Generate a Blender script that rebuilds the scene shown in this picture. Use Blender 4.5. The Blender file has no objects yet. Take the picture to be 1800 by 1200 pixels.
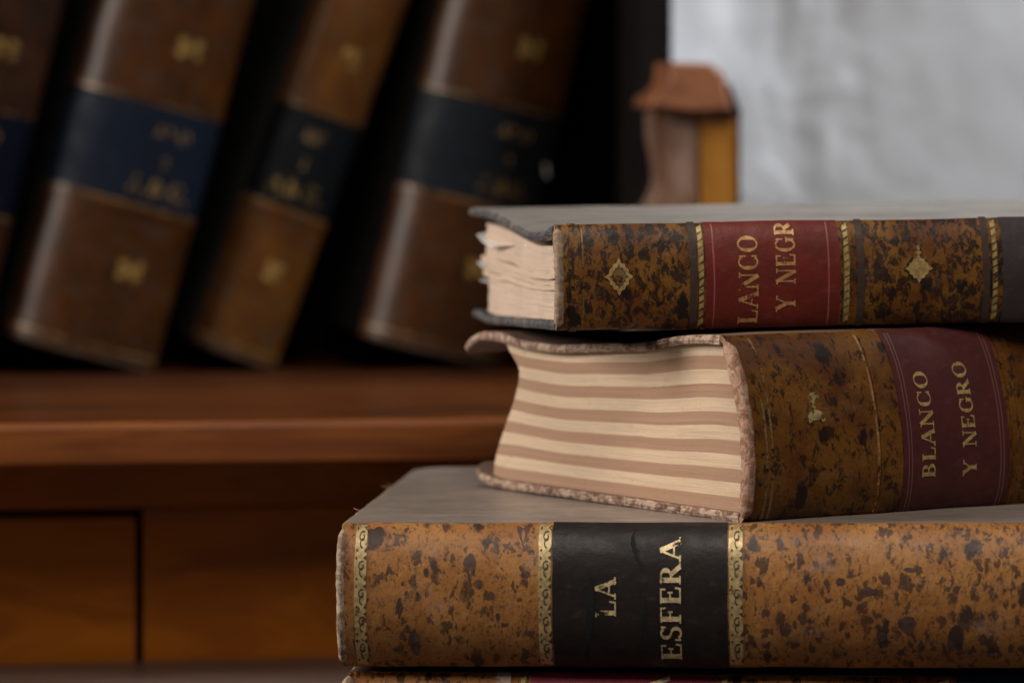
import bpy, math, random
from mathutils import Vector, Matrix, noise
random.seed(7)
SC = bpy.context.scene
COL = SC.collection
CM = 0.01
H = 23.6            # camera height above the table, cm
# ------------------------------------------------------------------ camera
cd = bpy.data.cameras.new('camera'); cam = bpy.data.objects.new('camera', cd); COL.objects.link(cam)
cam.location = (0, -1.5, H*CM); cam.rotation_euler = (math.radians(90), 0, 0)
cd.lens = 150; cd.sensor_width = 36; cd.shift_y = -400/1800
cd.clip_start = 0.05; cd.clip_end = 60
cd.dof.use_dof = True; cd.dof.focus_distance = 1.51; cd.dof.aperture_fstop = 8.0; cd.dof.aperture_blades = 0
SC.camera = cam
# ------------------------------------------------------------------ world and lamps
w = bpy.data.worlds.new('World'); SC.world = w; w.use_nodes = True
bg = w.node_tree.nodes['Background']; bg.inputs[0].default_value = (0.72, 0.8, 1.0, 1); bg.inputs[1].default_value = 0.06
def area(name, loc, target, size, energy, color, sy=None):
    l = bpy.data.lights.new(name, 'AREA'); l.energy = energy; l.color = color; l.size = size
    if sy: l.shape = 'RECTANGLE'; l.size_y = sy
    o = bpy.data.objects.new(name, l); COL.objects.link(o); o.location = loc
    o.rotation_euler = (Vector(target)-Vector(loc)).to_track_quat('-Z', 'Y').to_euler()
    return o
area('window_light', (-1.95, -0.12, 0.95), (0, 0.1, 0.12), 0.5, 42, (1.0, 0.94, 0.88), 0.9)
area('spine_fill_light', (0.05, -0.62, 1.12), (0.05, 0.05, 0.12), 0.5, 8.0, (1.0, 0.91, 0.80))  # unseen fill, added above the front to light the stacked spines
rl = area('wall_fill_light', (0.85, 0.40, 1.05), (0.16, 0.85, 0.27), 0.45, 4.6, (0.93, 0.96, 1.0)); rl.data.spread = math.radians(75)  # unseen fill with a narrow spread, added to brighten the wall
SC.view_settings.view_transform = 'Standard'; SC.view_settings.look = 'None'
SC.view_settings.exposure = 0; SC.view_settings.gamma = 1; SC.view_settings.use_curve_mapping = False
SC.render.engine = 'CYCLES'

# ------------------------------------------------------------------ helpers
def tag(o, label=None, cat=None, group=None, kind=None):
    for k, v in (('label', label), ('category', cat), ('group', group), ('kind', kind)):
        if v: o[k] = v
    return o
def empty(name, mat, label, cat, group=None):
    o = bpy.data.objects.new(name, None); COL.objects.link(o); o.empty_display_size = 0.02
    o.matrix_world = mat; return tag(o, label, cat, group)
def mesh(name, V, F, mat, parent=None, UV=None, smooth=True, mi=None):
    """V in cm; UV per vertex."""
    me = bpy.data.meshes.new(name)
    me.from_pydata([(v[0]*CM, v[1]*CM, v[2]*CM) for v in V], [], F)
    if UV:
        lay = me.uv_layers.new(name='UVMap')
        for lp in me.loops: lay.data[lp.index].uv = UV[lp.vertex_index]
    if not isinstance(mat, (list, tuple)): mat = [mat]
    for m in mat: me.materials.append(m)
    for i, p in enumerate(me.polygons):
        p.use_smooth = smooth
        if mi: p.material_index = mi[i]
    me.update()
    o = bpy.data.objects.new(name, me); COL.objects.link(o)
    if parent: o.parent = parent
    return o
def nz(x, y=0, z=0): return noise.noise(Vector((x, y, z)))

class G:
    """tiny mesh collector"""
    def __init__(s): s.V=[]; s.F=[]; s.U=[]; s.M=[]
    def v(s, p, uv=(0,0)): s.V.append(tuple(p)); s.U.append(uv); return len(s.V)-1
    def f(s, idx, m=0): s.F.append(tuple(idx)); s.M.append(m)
    def grid(s, nu, nv, fn, flip=False, m=0):
        b = len(s.V)
        for i in range(nu):
            for j in range(nv):
                p, uv = fn(i/(nu-1), j/(nv-1)); s.v(p, uv)
        for i in range(nu-1):
            for j in range(nv-1):
                q = [b+i*nv+j, b+(i+1)*nv+j, b+(i+1)*nv+j+1, b+i*nv+j+1]
                s.f(q[::-1] if flip else q, m)
        return b
    def out(s, name, mat, parent=None, smooth=True):
        return mesh(name, s.V, s.F, mat, parent, s.U, smooth, s.M)

# ------------------------------------------------------------------ material helpers
class NT:
    def __init__(s, name):
        s.m = bpy.data.materials.new(name); s.m.use_nodes = True; s.t = s.m.node_tree
        s.b = s.t.nodes['Principled BSDF']; s.o = s.t.nodes['Material Output']
    def n(s, typ, **kw):
        nd = s.t.nodes.new(typ)
        for k, v in kw.items(): setattr(nd, k, v)
        return nd
    def l(s, a, b): s.t.links.new(a, b)
    def set(s, sock, v):
        if hasattr(v, 'is_linked') or isinstance(v, bpy.types.NodeSocket): s.l(v, sock)
        else: sock.default_value = v
    def coord(s, uv=True, scale=(1,1,1), rot=(0,0,0), loc=(0,0,0)):
        tc = s.n('ShaderNodeTexCoord'); mp = s.n('ShaderNodeMapping')
        s.l(tc.outputs['UV' if uv else 'Object'], mp.inputs[0])
        mp.inputs['Scale'].default_value = scale; mp.inputs['Rotation'].default_value = rot; mp.inputs['Location'].default_value = loc
        return mp.outputs[0]
    def noise(s, vec, scale, detail=4, rough=.55, dist=0):
        x = s.n('ShaderNodeTexNoise'); s.l(vec, x.inputs['Vector'])
        x.inputs['Scale'].default_value = scale; x.inputs['Detail'].default_value = detail
        x.inputs['Roughness'].default_value = rough; x.inputs['Distortion'].default_value = dist
        return x.outputs[0], x.outputs[1]
    def ramp(s, v, a, b, lo=0., hi=1.):
        x = s.n('ShaderNodeMapRange', interpolation_type='SMOOTHSTEP'); s.l(v, x.inputs[0])
        for i, q in ((1,a),(2,b),(3,lo),(4,hi)): x.inputs[i].default_value = q
        return x.outputs[0]
    def mix(s, f, a, b, mode='MIX'):
        x = s.n('ShaderNodeMix', data_type='RGBA', blend_type=mode)
        s.set(x.inputs[0], f); s.set(x.inputs[6], a if not isinstance(a, tuple) else (*a, 1)[:4]); s.set(x.inputs[7], b if not isinstance(b, tuple) else (*b, 1)[:4])
        return x.outputs[2]
    def math(s, op, a, b=0.):
        x = s.n('ShaderNodeMath', operation=op); s.set(x.inputs[0], a); s.set(x.inputs[1], b); return x.outputs[0]
    def bump(s, h, strength=.3, dist=.0003, prev=None):
        x = s.n('ShaderNodeBump'); s.l(h, x.inputs['Height']); x.inputs['Strength'].default_value = strength
        x.inputs['Distance'].default_value = dist
        if prev: s.l(prev, x.inputs['Normal'])
        return x.outputs[0]
    def fin(s, col, rough, nrm=None, metal=0., spec=.5, coat=0., crough=.3):
        s.set(s.b.inputs['Base Color'], col if not isinstance(col, tuple) else (*col, 1)); s.set(s.b.inputs['Roughness'], rough)
        if nrm: s.l(nrm, s.b.inputs['Normal'])
        s.b.inputs['Metallic'].default_value = metal; s.b.inputs['Specular IOR Level'].default_value = spec
        s.b.inputs['Coat Weight'].default_value = coat; s.b.inputs['Coat Roughness'].default_value = crough
        return s.m

def spots(t, vec, scale, amt, soft=.08, power=1.6):
    """random-size blots: mask 0..1"""
    v = t.n('ShaderNodeTexVoronoi'); t.l(vec, v.inputs['Vector']); v.inputs['Scale'].default_value = scale
    sp = t.n('ShaderNodeSeparateColor'); t.l(v.outputs['Color'], sp.inputs[0])
    thr = t.math('MULTIPLY', t.math('POWER', sp.outputs[0], power), amt)
    d = t.math('SUBTRACT', thr, v.outputs['Distance'])
    return t.ramp(d, -soft*.5, soft)
def warp(t, vec, scale, amt):
    _, c = t.noise(vec, scale, 3)
    a = t.n('ShaderNodeVectorMath', operation='SUBTRACT'); t.l(c, a.inputs[0]); a.inputs[1].default_value = (.5,.5,.5)
    b = t.n('ShaderNodeVectorMath', operation='SCALE'); t.l(a.outputs[0], b.inputs[0]); b.inputs['Scale'].default_value = amt
    c2 = t.n('ShaderNodeVectorMath', operation='ADD'); t.l(vec, c2.inputs[0]); t.l(b.outputs[0], c2.inputs[1])
    return c2.outputs[0]

def calf(name, base, base2, dark, s1=1.3, a1=.55, s2=3.4, a2=.55, blotch=0., bs=1.5, soft=.16, spec=.28, cr=.35, rough=.42, seed=0., scuff=(.35,.27,.22), scuff_amt=.5, coat=.03):
    """sprinkled / mottled calf leather, UV in cm"""
    t = NT(name)
    uv = t.coord(scale=(1,1,1), loc=(seed, seed*.7, 0))
    st = t.coord(scale=(1.25,.8,1), rot=(0,0,math.radians(38)), loc=(seed*1.3, seed, 0))
    wv = warp(t, st, 2.6, .75)
    wf = warp(t, wv, 7.0, .22)
    big, _ = t.noise(uv, .45, 4, .6)
    col = t.mix(t.ramp(big, .34, .66), base, base2)
    fine, _ = t.noise(uv, 5.5, 6, .7)
    col = t.mix(t.ramp(fine, .32, .72, 0, .35), col, tuple(c*.45 for c in dark_mid(base, dark)))
    m1 = spots(t, wf, s1, a1, soft*.7, 2.2)
    m2 = spots(t, wf, s2, a2, soft, 1.8)
    m3 = spots(t, wf, s2*2.3, a2*.8, .2, 1.6)
    m = t.math('MAXIMUM', m1, t.math('MULTIPLY', m2, .85)); m = t.math('MAXIMUM', m, t.math('MULTIPLY', m3, .55))
    if blotch:
        bl, _ = t.noise(wv, bs, 5, .66, .6)
        bm = t.ramp(bl, .60-blotch*.25, .66-blotch*.2)
        m = t.math('MAXIMUM', m, t.math('MULTIPLY', bm, .92))
    col = t.mix(m, col, dark)
    # rubbed lighter patches and thin scratches
    sc, _ = t.noise(t.coord(scale=(.5,1.0,1), loc=(seed*2,3,0)), .9, 6, .65)
    col = t.mix(t.ramp(sc, .56, .74, 0, scuff_amt), col, scuff)
    scr, _ = t.noise(t.coord(scale=(.35,5.5,1), rot=(0,0,.25), loc=(seed,9,0)), 1.6, 3, .5, .4)
    col = t.mix(t.ramp(scr, .66, .72, 0, .30), col, scuff)
    hb, _ = t.noise(uv, 22, 4, .6); hc, _ = t.noise(uv, 2.2, 5, .6)
    nb = t.bump(hb, .35, .00025); nb = t.bump(hc, .5, .0007, nb); nb = t.bump(m, -.25, .0002, nb)
    r = t.ramp(sc, .3, .75, rough-.08, rough+.18)
    return t.fin(col, r, nb, spec=spec, coat=coat, crough=cr)
def dark_mid(a, b): return tuple((x+y)/2 for x, y in zip(a, b))

def plain_leather(name, base, worn, rough=.5, wear=.5, seed=0., spec=.3):
    t = NT(name); uv = t.coord(loc=(seed,seed,0))
    a, _ = t.noise(uv, .8, 6, .65)
    col = t.mix(t.ramp(a, .3, .7, 0, .8), base, tuple(c*.62 for c in base))
    b, _ = t.noise(t.coord(scale=(.8,1.6,1), rot=(0,0,.9), loc=(seed+4,2,0)), 1.4, 7, .7)
    col = t.mix(t.ramp(b, .52, .78, 0, wear), col, worn)
    c, _ = t.noise(t.coord(scale=(.3,6,1), rot=(0,0,-.5), loc=(seed,1,0)), 1.5, 3, .5, .5)
    col = t.mix(t.ramp(c, .67, .73, 0, .35*wear), col, worn)
    h, _ = t.noise(uv, 18, 4); hh, _ = t.noise(uv, 1.3, 4)
    nb = t.bump(h, .3, .0002); nb = t.bump(hh, .5, .0008, nb)
    return t.fin(col, t.ramp(a, .3, .7, rough-.08, rough+.1), nb, spec=spec, coat=.03 if spec > .2 else 0.)

def gold(name, wear=.45, base=(.62,.43,.16), under=(.10,.05,.02), scale=9, pat=None, see=True):
    t = NT(name); uv = t.coord(); ob = t.coord(uv=False, scale=(100,100,100))
    a, _ = t.noise(ob, scale*.35, 6, .75); b, _ = t.noise(ob, .8, 3)
    f = t.ramp(t.math('ADD', a, t.math('MULTIPLY', t.math('SUBTRACT', b, .5), .8)), wear-.06, wear+.06)
    c2, _ = t.noise(ob, 6, 3)
    col = t.mix(t.ramp(c2, .3, .7), base, tuple(x*.55 for x in base))
    t.fin(col, .38, t.bump(a, .4, .0003), metal=.25)
    if see:
        tr = t.n('ShaderNodeBsdfTransparent'); mx = t.n('ShaderNodeMixShader')
        t.l(f, mx.inputs[0]); t.l(tr.outputs[0], mx.inputs[1]); t.l(t.b.outputs[0], mx.inputs[2]); t.l(mx.outputs[0], t.o.inputs[0])
    else:
        t.set(t.b.inputs['Base Color'], t.mix(f, under, col))
    return t.m

def board(name, base, worn, amt=.5, rough=.5, seed=0., sheen=.0):
    """cover paper or cloth seen from above; object coordinates"""
    t = NT(name); ob = t.coord(uv=False, scale=(100,100,100), loc=(seed,seed,0))
    a, _ = t.noise(ob, .25, 6, .65); b, _ = t.noise(t.coord(uv=False, scale=(30,160,100), rot=(0,0,.3), loc=(seed,0,0)), .9, 6, .7)
    col = t.mix(t.ramp(a, .3, .7), base, tuple(c*.6 for c in base))
    col = t.mix(t.ramp(b, .5, .75, 0, amt), col, worn)
    f, _ = t.noise(ob, 9, 4)
    sr, _ = t.noise(t.coord(uv=False, scale=(18,300,100), rot=(0,0,-.35), loc=(seed,0,0)), 1.3, 4, .6, .6)
    col = t.mix(t.ramp(sr, .60, .68, 0, .5*amt), col, worn)
    dk, _ = t.noise(t.coord(uv=False, scale=(60,140,100), rot=(0,0,.15), loc=(seed+5,0,0)), 1.1, 6, .75)
    col = t.mix(t.ramp(dk, .56, .70, 0, .5), col, tuple(c*.35 for c in base))
    return t.fin(col, t.ramp(a, .3, .7, rough-.06, rough+.1), t.bump(f, .4, .0003, t.bump(a, .4, .002)), spec=.5, coat=.0)

def frayed(name, a, b, c, sc=3.2, seed=0.):
    t = NT(name); ob = t.coord(uv=False, scale=(100,100,100), loc=(seed,0,0))
    n1, _ = t.noise(ob, sc, 6, .7, .5); n2, _ = t.noise(ob, sc*.45, 4, .6)
    col = t.mix(t.ramp(n1, .46, .54), a, b); col = t.mix(t.ramp(n2, .56, .64), col, c)
    return t.fin(col, .85, t.bump(n1, .9, .0012), spec=.2)

def paper(name, cream, tan=None, stripes=0, seed=0.):
    t = NT(name)
    uv = t.coord(scale=(1,1,1), loc=(seed,0,0))
    wob, _ = t.noise(t.coord(scale=(.55,.6,1), loc=(seed,0,0)), 1.0, 3)
    lines, _ = t.noise(t.coord(scale=(.22,17,1)), 1.0, 5, .8)
    lines2, _ = t.noise(t.coord(scale=(.5,9,1), loc=(0,3,0)), 1.2, 3, .6)
    st, _ = t.noise(uv, 1.1, 6, .7)
    if stripes:
        sep = t.n('ShaderNodeSeparateXYZ'); t.l(t.coord(), sep.inputs[0])
        v = t.math('ADD', sep.outputs[1], t.math('MULTIPLY', t.math('SUBTRACT', wob, .5), .05))
        v = t.math('ADD', v, t.math('MULTIPLY', t.math('SUBTRACT', lines, .5), .09))
        ph = t.math('FRACT', t.math('ADD', t.math('DIVIDE', v, stripes), .25))
        tri = t.math('ABSOLUTE', t.math('SUBTRACT', ph, .5))
        f = t.ramp(tri, .232, .262)
        col = t.mix(f, tan, cream)
    else:
        col = t.mix(t.ramp(wob, .35, .65), cream, tuple(c*.93 for c in cream))
    col = t.mix(t.ramp(lines, .42, .66, 0, .38), col, tuple(c*.45 for c in cream))
    col = t.mix(t.ramp(lines2, .60, .72, 0, .25), col, tuple(c*.5 for c in cream))
    col = t.mix(t.ramp(st, .52, .78, 0, .35), col, tuple(c*x for c, x in zip(cream, (.62,.52,.42))))
    ft, _ = t.noise(t.coord(scale=(1.2,2.5,1), rot=(0,0,.6)), 2.4, 3, .5)
    col = t.mix(t.ramp(ft, .70, .73, 0, .6), col, (.16,.09,.05))
    nb = t.bump(lines, .55, .0006); nb = t.bump(wob, .3, .002, nb)
    return t.fin(col, .85, nb, spec=.2)

def wood(name, a, b, c, rough=.28, ax=(6,60,60), coat=.35, bump=.15, rot=0., knots=True, sc=1.):
    t = NT(name); ob = t.coord(uv=False, scale=ax, rot=(0,rot,0))
    w1 = warp(t, ob, .7, 1.0)
    n1, _ = t.noise(w1, 1.0*sc, 6, .62, .8); n2, _ = t.noise(w1, .22*sc, 3)
    col = t.mix(t.ramp(n1, .36, .66), a, b); col = t.mix(t.ramp(n2, .38, .68, 0, .75), col, c)
    if knots:
        k = spots(t, warp(t, t.coord(uv=False, scale=(30,50,60)), 1., .5), .5, .26, .16, 3)
        col = t.mix(t.math('MULTIPLY', k, .7), col, tuple(x*.22 for x in a))
    return t.fin(col, t.ramp(n1, .3, .7, rough-.05, rough+.08), t.bump(n1, bump, .0006), spec=.5, coat=coat, crough=.22)

# ------------------------------------------------------------------ glyphs (serif capitals drawn with strokes)
def seg(p, q, w):
    (x0,y0),(x1,y1) = p, q; dx, dy = x1-x0, y1-y0; L = math.hypot(dx,dy); nx, ny = -dy/L*w/2, dx/L*w/2
    n = max(1, int(L/.16)); out = []
    for i in range(n):
        a, b = i/n, (i+1)/n
        A = (x0+dx*a, y0+dy*a); B = (x0+dx*b, y0+dy*b)
        out.append([(A[0]-nx,A[1]-ny),(B[0]-nx,B[1]-ny),(B[0]+nx,B[1]+ny),(A[0]+nx,A[1]+ny)])
    return out
def arc(cx, cy, rx, ry, a0, a1, thick, thin):
    out = []; n = max(6, int(abs(a1-a0)/14)); prev = None
    for i in range(n+1):
        a = math.radians(a0+(a1-a0)*i/n); c, s = math.cos(a), math.sin(a)
        w = thin+(thick-thin)*c*c
        A = (cx+(rx)*c, cy+(ry)*s); B = (cx+(rx-w)*c, cy+(ry-w)*s)
        if prev: out.append([prev[0], A, B, prev[1]])
        prev = (A, B)
    return out
TK, TN, SF = .19, .075, .075
def srf(x, y, w=.3): return seg((x-w/2,y),(x+w/2,y),SF)
Lh = SF/2
GL = {
 'A': (.82, lambda: seg((.10,0),(.40,1),TN)+seg((.40,1),(.72,0),TK)+seg((.2,.33),(.62,.33),TN)+srf(.10,Lh,.24)+srf(.72,Lh,.3)),
 'B': (.74, lambda: seg((.17,0),(.17,1),TK)+arc(.34,.74,.27,.26,-90,90,TK,TN)+arc(.34,.27,.33,.27,-90,90,TK,TN)+seg((.04,Lh),(.36,Lh),SF)+seg((.04,1-Lh),(.36,1-Lh),SF)+seg((.2,.5),(.36,.5),SF)),
 'C': (.80, lambda: arc(.42,.5,.38,.52,48,312,TK,TN)+seg((.70,.62),(.70,.95),SF)+seg((.70,.06),(.70,.32),SF)),
 'E': (.70, lambda: seg((.17,0),(.17,1),TK)+seg((.04,Lh),(.62,Lh),SF)+seg((.04,1-Lh),(.6,1-Lh),SF)+seg((.2,.52),(.46,.52),SF)+seg((.60,0),(.64,.28),SF)+seg((.58,.74),(.58,1),SF)+seg((.46,.40),(.46,.64),SF)),
 'F': (.66, lambda: seg((.17,0),(.17,1),TK)+srf(.17,Lh,.34)+seg((.04,1-Lh),(.6,1-Lh),SF)+seg((.2,.52),(.44,.52),SF)+seg((.58,.72),(.58,1),SF)+seg((.44,.40),(.44,.64),SF)),
 'G': (.84, lambda: arc(.42,.5,.38,.52,48,318,TK,TN)+seg((.70,.62),(.70,.95),SF)+seg((.68,.05),(.68,.42),TK*.8)+srf(.68,.42,.28)),
 'L': (.66, lambda: seg((.17,0),(.17,1),TK)+srf(.17,1-Lh,.34)+seg((.04,Lh),(.60,Lh),SF)+seg((.58,0),(.62,.32),SF)),
 'N': (.86, lambda: seg((.15,0),(.15,1),TN)+seg((.13,1),(.70,0),TK)+seg((.71,0),(.71,1),TN)+srf(.15,Lh,.26)+srf(.10,1-Lh,.22)+srf(.71,1-Lh,.26)),
 'O': (.84, lambda: arc(.42,.5,.39,.52,0,360,TK,TN)),
 'R': (.80, lambda: seg((.17,0),(.17,1),TK)+arc(.34,.73,.29,.27,-90,90,TK,TN)+seg((.04,1-Lh),(.36,1-Lh),SF)+seg((.2,.48),(.36,.48),SF)+srf(.17,Lh,.32)+seg((.38,.48),(.68,.02),TK)+srf(.7,Lh,.22)),
 'S': (.64, lambda: arc(.32,.74,.25,.28,30,270,TK*.8,TN*1.3)+arc(.32,.25,.27,.28,-150,90,TK*.8,TN*1.3)+seg((.55,.72),(.55,.98),SF)+seg((.06,.02),(.06,.3),SF)),
 'Y': (.82, lambda: seg((.12,1),(.40,.46),TK)+seg((.68,1),(.42,.46),TN)+seg((.41,0),(.41,.5),TK)+srf(.41,Lh,.34)+srf(.12,1-Lh,.3)+srf(.70,1-Lh,.24)),
 'I': (.40, lambda: seg((.19,0),(.19,1),TK)+srf(.19,Lh,.34)+srf(.19,1-Lh,.34)),
 '.': (.26, lambda: seg((.04,.08),(.2,.08),.15)),
 ' ': (.50, lambda: []),
}
def text_polys(txt, track=.06):
    out = []; x = 0
    for ch in txt:
        wd, fn = GL[ch]
        for p in fn(): out.append([(a+x, b) for a, b in p])
        x += wd+track
    return out, x-track

# ------------------------------------------------------------------ a bound book
class Book:
    """local frame in cm: x along the spine, y from spine to fore-edge, z through the thickness (0..T)"""
    def __init__(s, root, L, W, T, b, skew=0., pw=(2.3,.75), tfore=None, warpt=None, warpb=None, bt=.28):
        s.r, s.L, s.W, s.T, s.b, s.skew, s.pw, s.bt = root, L, W, T, b, skew, pw, bt
        s.tf = tfore if tfore else T
        s.warpt = warpt or (lambda x,y: 0.); s.warpb = warpb or (lambda x,y: 0.)
    def yo(s, q): return -s.b*max(0., 1-abs(2*q-1)**s.pw[0])**s.pw[1] + s.skew*q
    def S(s, x, q, off=0.):
        e = .004; q1, q0 = min(1, q+e), max(0, q-e)
        y1, y0 = s.yo(q1), s.yo(q0); z1, z0 = q1*s.T, q0*s.T
        dy, dz = y1-y0, z1-z0; n = math.hypot(dy, dz) or 1
        ny, nzv = -dz/n, dy/n
        # gentle unevenness of old leather
        u = .035*nz(x*.35, q*3, s.T) + .012*nz(x*1.7, q*8, s.T+5)
        return (x, s.yo(q)+ny*(off+u), q*s.T+nzv*(off+u))
    def arcl(s, q):
        if not hasattr(s, '_a'):
            s._a = [0.]; N = 200
            for i in range(N):
                s._a.append(s._a[-1]+math.hypot(s.yo((i+1)/N)-s.yo(i/N), s.T/N))
        i = min(199, int(q*200)); return s._a[i]+(s._a[i+1]-s._a[i])*(q*200-i)
    def spine(s, mat, rim, x0=0., n=None):
        g = G(); nx = n or int(s.L*2.5); nq = 56
        def q_of(t): return .5-.5*math.cos(math.pi*t)
        g.grid(nx, nq, lambda i,j: (s.S(x0+(s.L-2*x0)*i, q_of(j)), (x0+(s.L-2*x0)*i, s.arcl(q_of(j)))), flip=True)
        g.grid(nx, nq, lambda i,j: (s.S(x0+(s.L-2*x0)*i, q_of(j), -.2), (i, j)), m=1)
        for xe, fl in ((x0, True), (s.L-x0, False)):
            g.grid(2, nq, lambda i,j: (s.S(xe, q_of(j), -.2*i), (i, j)), flip=fl, m=1)
        for qe, fl in ((0., False), (1., True)):
            g.grid(nx, 2, lambda i,j: (s.S(x0+(s.L-2*x0)*i, qe, -.2*j), (i, j)), flip=fl)
        return g.out('spine', [mat, rim], s.r)
    def headcap(s, mat, x=0., r=.17, q0=.02, q1=.98, squash=1., off=-.1, name='headcap'):
        g = G(); n = 90; m = 12
        def fn(i, j):
            q = q0+(q1-q0)*i; p = s.S(x, q, off); p2 = s.S(x, q, off+1)
            nn = Vector(p2)-Vector(p); a = 2*math.pi*j
            rr = r*(1+.20*nz(q*7, j*1.5, x+3)+.12*nz(q*26, j*4, 1))*min(1, (min(i,1-i)*14)+.25)
            c = Vector(p)+Vector((1,0,0))*math.cos(a)*rr*squash+nn*math.sin(a)*rr
            return c, (q*s.T, j)
        g.grid(n, m, fn)
        return g.out(name, mat, s.r)
    def patch(s, name, mat, x0, x1, q0=0., q1=1., off=.03, parent=None, nx=8, wob=.0, wear=0.):
        g = G(); nq = 60
        def q_of(t):
            t = q0+(q1-q0)*t; return t
        def xx(i, j):
            e = wob*nz(j*6, x0+(3 if i > .5 else 0))
            if wear: e += wear*max(0, nz(j*14, x0*3+(9 if i > .5 else 0)))*(1 if i < .5 else -1)
            return x0+(x1-x0)*i+(e if i in (0., 1.) else 0)
        g.grid(nx, nq, lambda i,j: (s.S(xx(i,j), q_of(j), off), (xx(i,j), s.arcl(q_of(j)))), flip=True)
        for xe, fl in ((0., True), (1., False)):
            g.grid(2, nq, lambda i,j: (s.S(xx(xe,j), q_of(j), off-(off+.02)*i), (xx(xe,j), s.arcl(q_of(j)))), flip=fl)
        return g.out(name, mat, parent or s.r)
    def polys(s, name, mat, P, off=.04, parent=None):
        """P: polygons of (x, q) points"""
        g = G()
        for k, p in enumerate(P):
            if any(c[1] < .012 or c[1] > .99 for c in p): continue
            o = off+.00035*(k % 9)
            g.f([g.v(s.S(a, b, o), (a, b*s.T)) for a, b in p][::-1] if area2(p) > 0 else [g.v(s.S(a, b, o), (a, b*s.T)) for a, b in p])
        return g.out(name, mat, parent or s.r, smooth=False)
    def text_up(s, txt, xc, q0, q1, h, mat, parent, off=.045, name='title_lettering'):
        P, wd = text_polys(txt)
        return s.polys(name, mat, [[(xc+(.5-b)*h, q0+(q1-q0)*a/wd) for a, b in p] for p in P], off, parent)
    def text_across(s, txt, xb, q0, q1, h, mat, parent, off=.045, name='title_lettering'):
        P, wd = text_polys(txt)
        return s.polys(name, mat, [[(xb+b*h, q0+(q1-q0)*a/wd) for a, b in p] for p in P], off, parent)
    def zt(s, x, y): return s.T-s.bt+(s.tf-s.T)*smooth(y/s.W)+s.warpt(x, y)
    def zb(s, x, y): return s.warpb(x, y)
    def cover(s, name, top, mat, edge, x0=0., y0=.12, y1=None, rad=.6, rough=.05, t=None, seed=0.):
        t = t or s.bt; y1 = y1 if y1 else s.W; ysh = s.skew if top else 0.
        zf = s.zt if top else s.zb; re = t*.30
        def par(u):   # denser near the ends
            return .5-.5*math.cos(math.pi*u)
        NX, NY = 90, 64; g = G()
        def base(i, j, up):
            y = y0+(y1-y0)*par(j); xe = 0.
            if y > y1-rad: xe = rad-math.sqrt(max(0, rad*rad-(y-(y1-rad))**2))
            xa, xb = x0+xe, s.L-x0-xe
            x = xa+(xb-xa)*par(i)
            dx = min(x-xa, xb-x); dy = y1-y; 
            en = rough*nz(x*2.1+seed, y*2.1, t)+rough*.6*nz(x*6+seed, y*6, 4)
            if dx < .02: x += en*(1 if x < s.L/2 else -1)
            yy = y+(en if dy < .02 else 0)
            d = max(0, min(dx, dy))
            k = re-math.sqrt(max(0, re*re-max(0, re-d)**2)) if d < re else 0.
            z = zf(x, y)+(t-k if up else k)+.02*nz(x*.5+seed, y*.5, 1)
            return (x, yy+ysh, z), (x, y)
        g.grid(NX, NY, lambda i,j: base(i,j,True))
        g.grid(NX, NY, lambda i,j: base(i,j,False), flip=True)
        def side(fix, fl):
            def fn(i, j):
                a = base(*(fix(i)), True)[0]; b = base(*(fix(i)), False)[0]
                p = [b[k]+(a[k]-b[k])*j for k in range(3)]
                bul = .03*math.sin(math.pi*j)+.02*nz(p[0]*4+seed, p[1]*4, j*3)*(1 if 0 < j < 1 else 0)
                if fix(0.)[0] == fix(1.)[0]: p[0] += bul*(-1 if fix(0.)[0] == 0. else 1)
                elif fix(0.)[1] == 1.: p[1] += bul
                return p, (i*10, j)
            g.grid(NX, 5, fn, flip=fl, m=1)
        side(lambda i: (0., i), False); side(lambda i: (1., i), True)
        side(lambda i: (i, 1.), False); side(lambda i: (i, 0.), True)
        for k, f in enumerate(g.F):      # the leather is rubbed through along the rim
            if g.M[k] == 0:
                cx = sum(g.V[q][0] for q in f)/4; cy = sum(g.V[q][1] for q in f)/4-ysh
                if min(cx-x0, s.L-x0-cx, y1-cy) < .07+.11*nz(cx*2.3+seed, cy*2.3, 6): g.M[k] = 1
        g2 = g.out(name, [mat, edge], s.r)
        return g2
    def pages(s, mat, rec=.35, fore=None, sp=.22, jag=0., seed=0., x1=None, name='page_block', lo=0., hi=1., ns=120, parent=None, wave=0.):
        """fore(q): y of the fore-edge"""
        fore = fore or (lambda q: s.W-.35-.9*4*q*(1-q))
        g = G(); ny = 40
        def P(q, t, x):
            ya = s.yo(q)+sp; yb = fore(q)
            leaf = jag*(nz(q*37+seed, t*1.2, 1)+.7*nz(q*95+seed, t*2, 5))
            if t > .93: yb += jag*2.2*nz(q*60+seed, 3, 8)*(t-.93)/.07
            y = ya+(yb-ya)*t
            yz = max(0., min(s.W, y-s.skew*q))
            z0 = s.zb(x, yz)+s.bt; z1 = s.zt(x, yz)
            z = z0+(z1-z0)*q + wave*math.sin(math.pi*q)*nz(y*.35+seed, q*2.2, 3)
            return (x+leaf, y, z), (y, q*(s.T-2*s.bt))
        xe = x1 or s.L-rec
        def Q(i): return lo+(hi-lo)*i
        g.grid(ns, ny, lambda i,j: P(Q(i), j, rec), flip=False)
        g.grid(ns, ny, lambda i,j: P(Q(i), j, xe), flip=True)
        g.grid(ns, 24, lambda i,j: (P(Q(i), 1., rec+(xe-rec)*j)[0], (j*s.L, Q(i)*s.T)), flip=False)
        g.grid(ns, 2, lambda i,j: (P(Q(i), 0., rec+(xe-rec)*j)[0], (j*s.L, Q(i)*s.T)), flip=True)
        g.grid(ny, 24, lambda i,j: (P(lo, i, rec+(xe-rec)*j)[0], (j*s.L, i*s.W)), flip=True)
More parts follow.
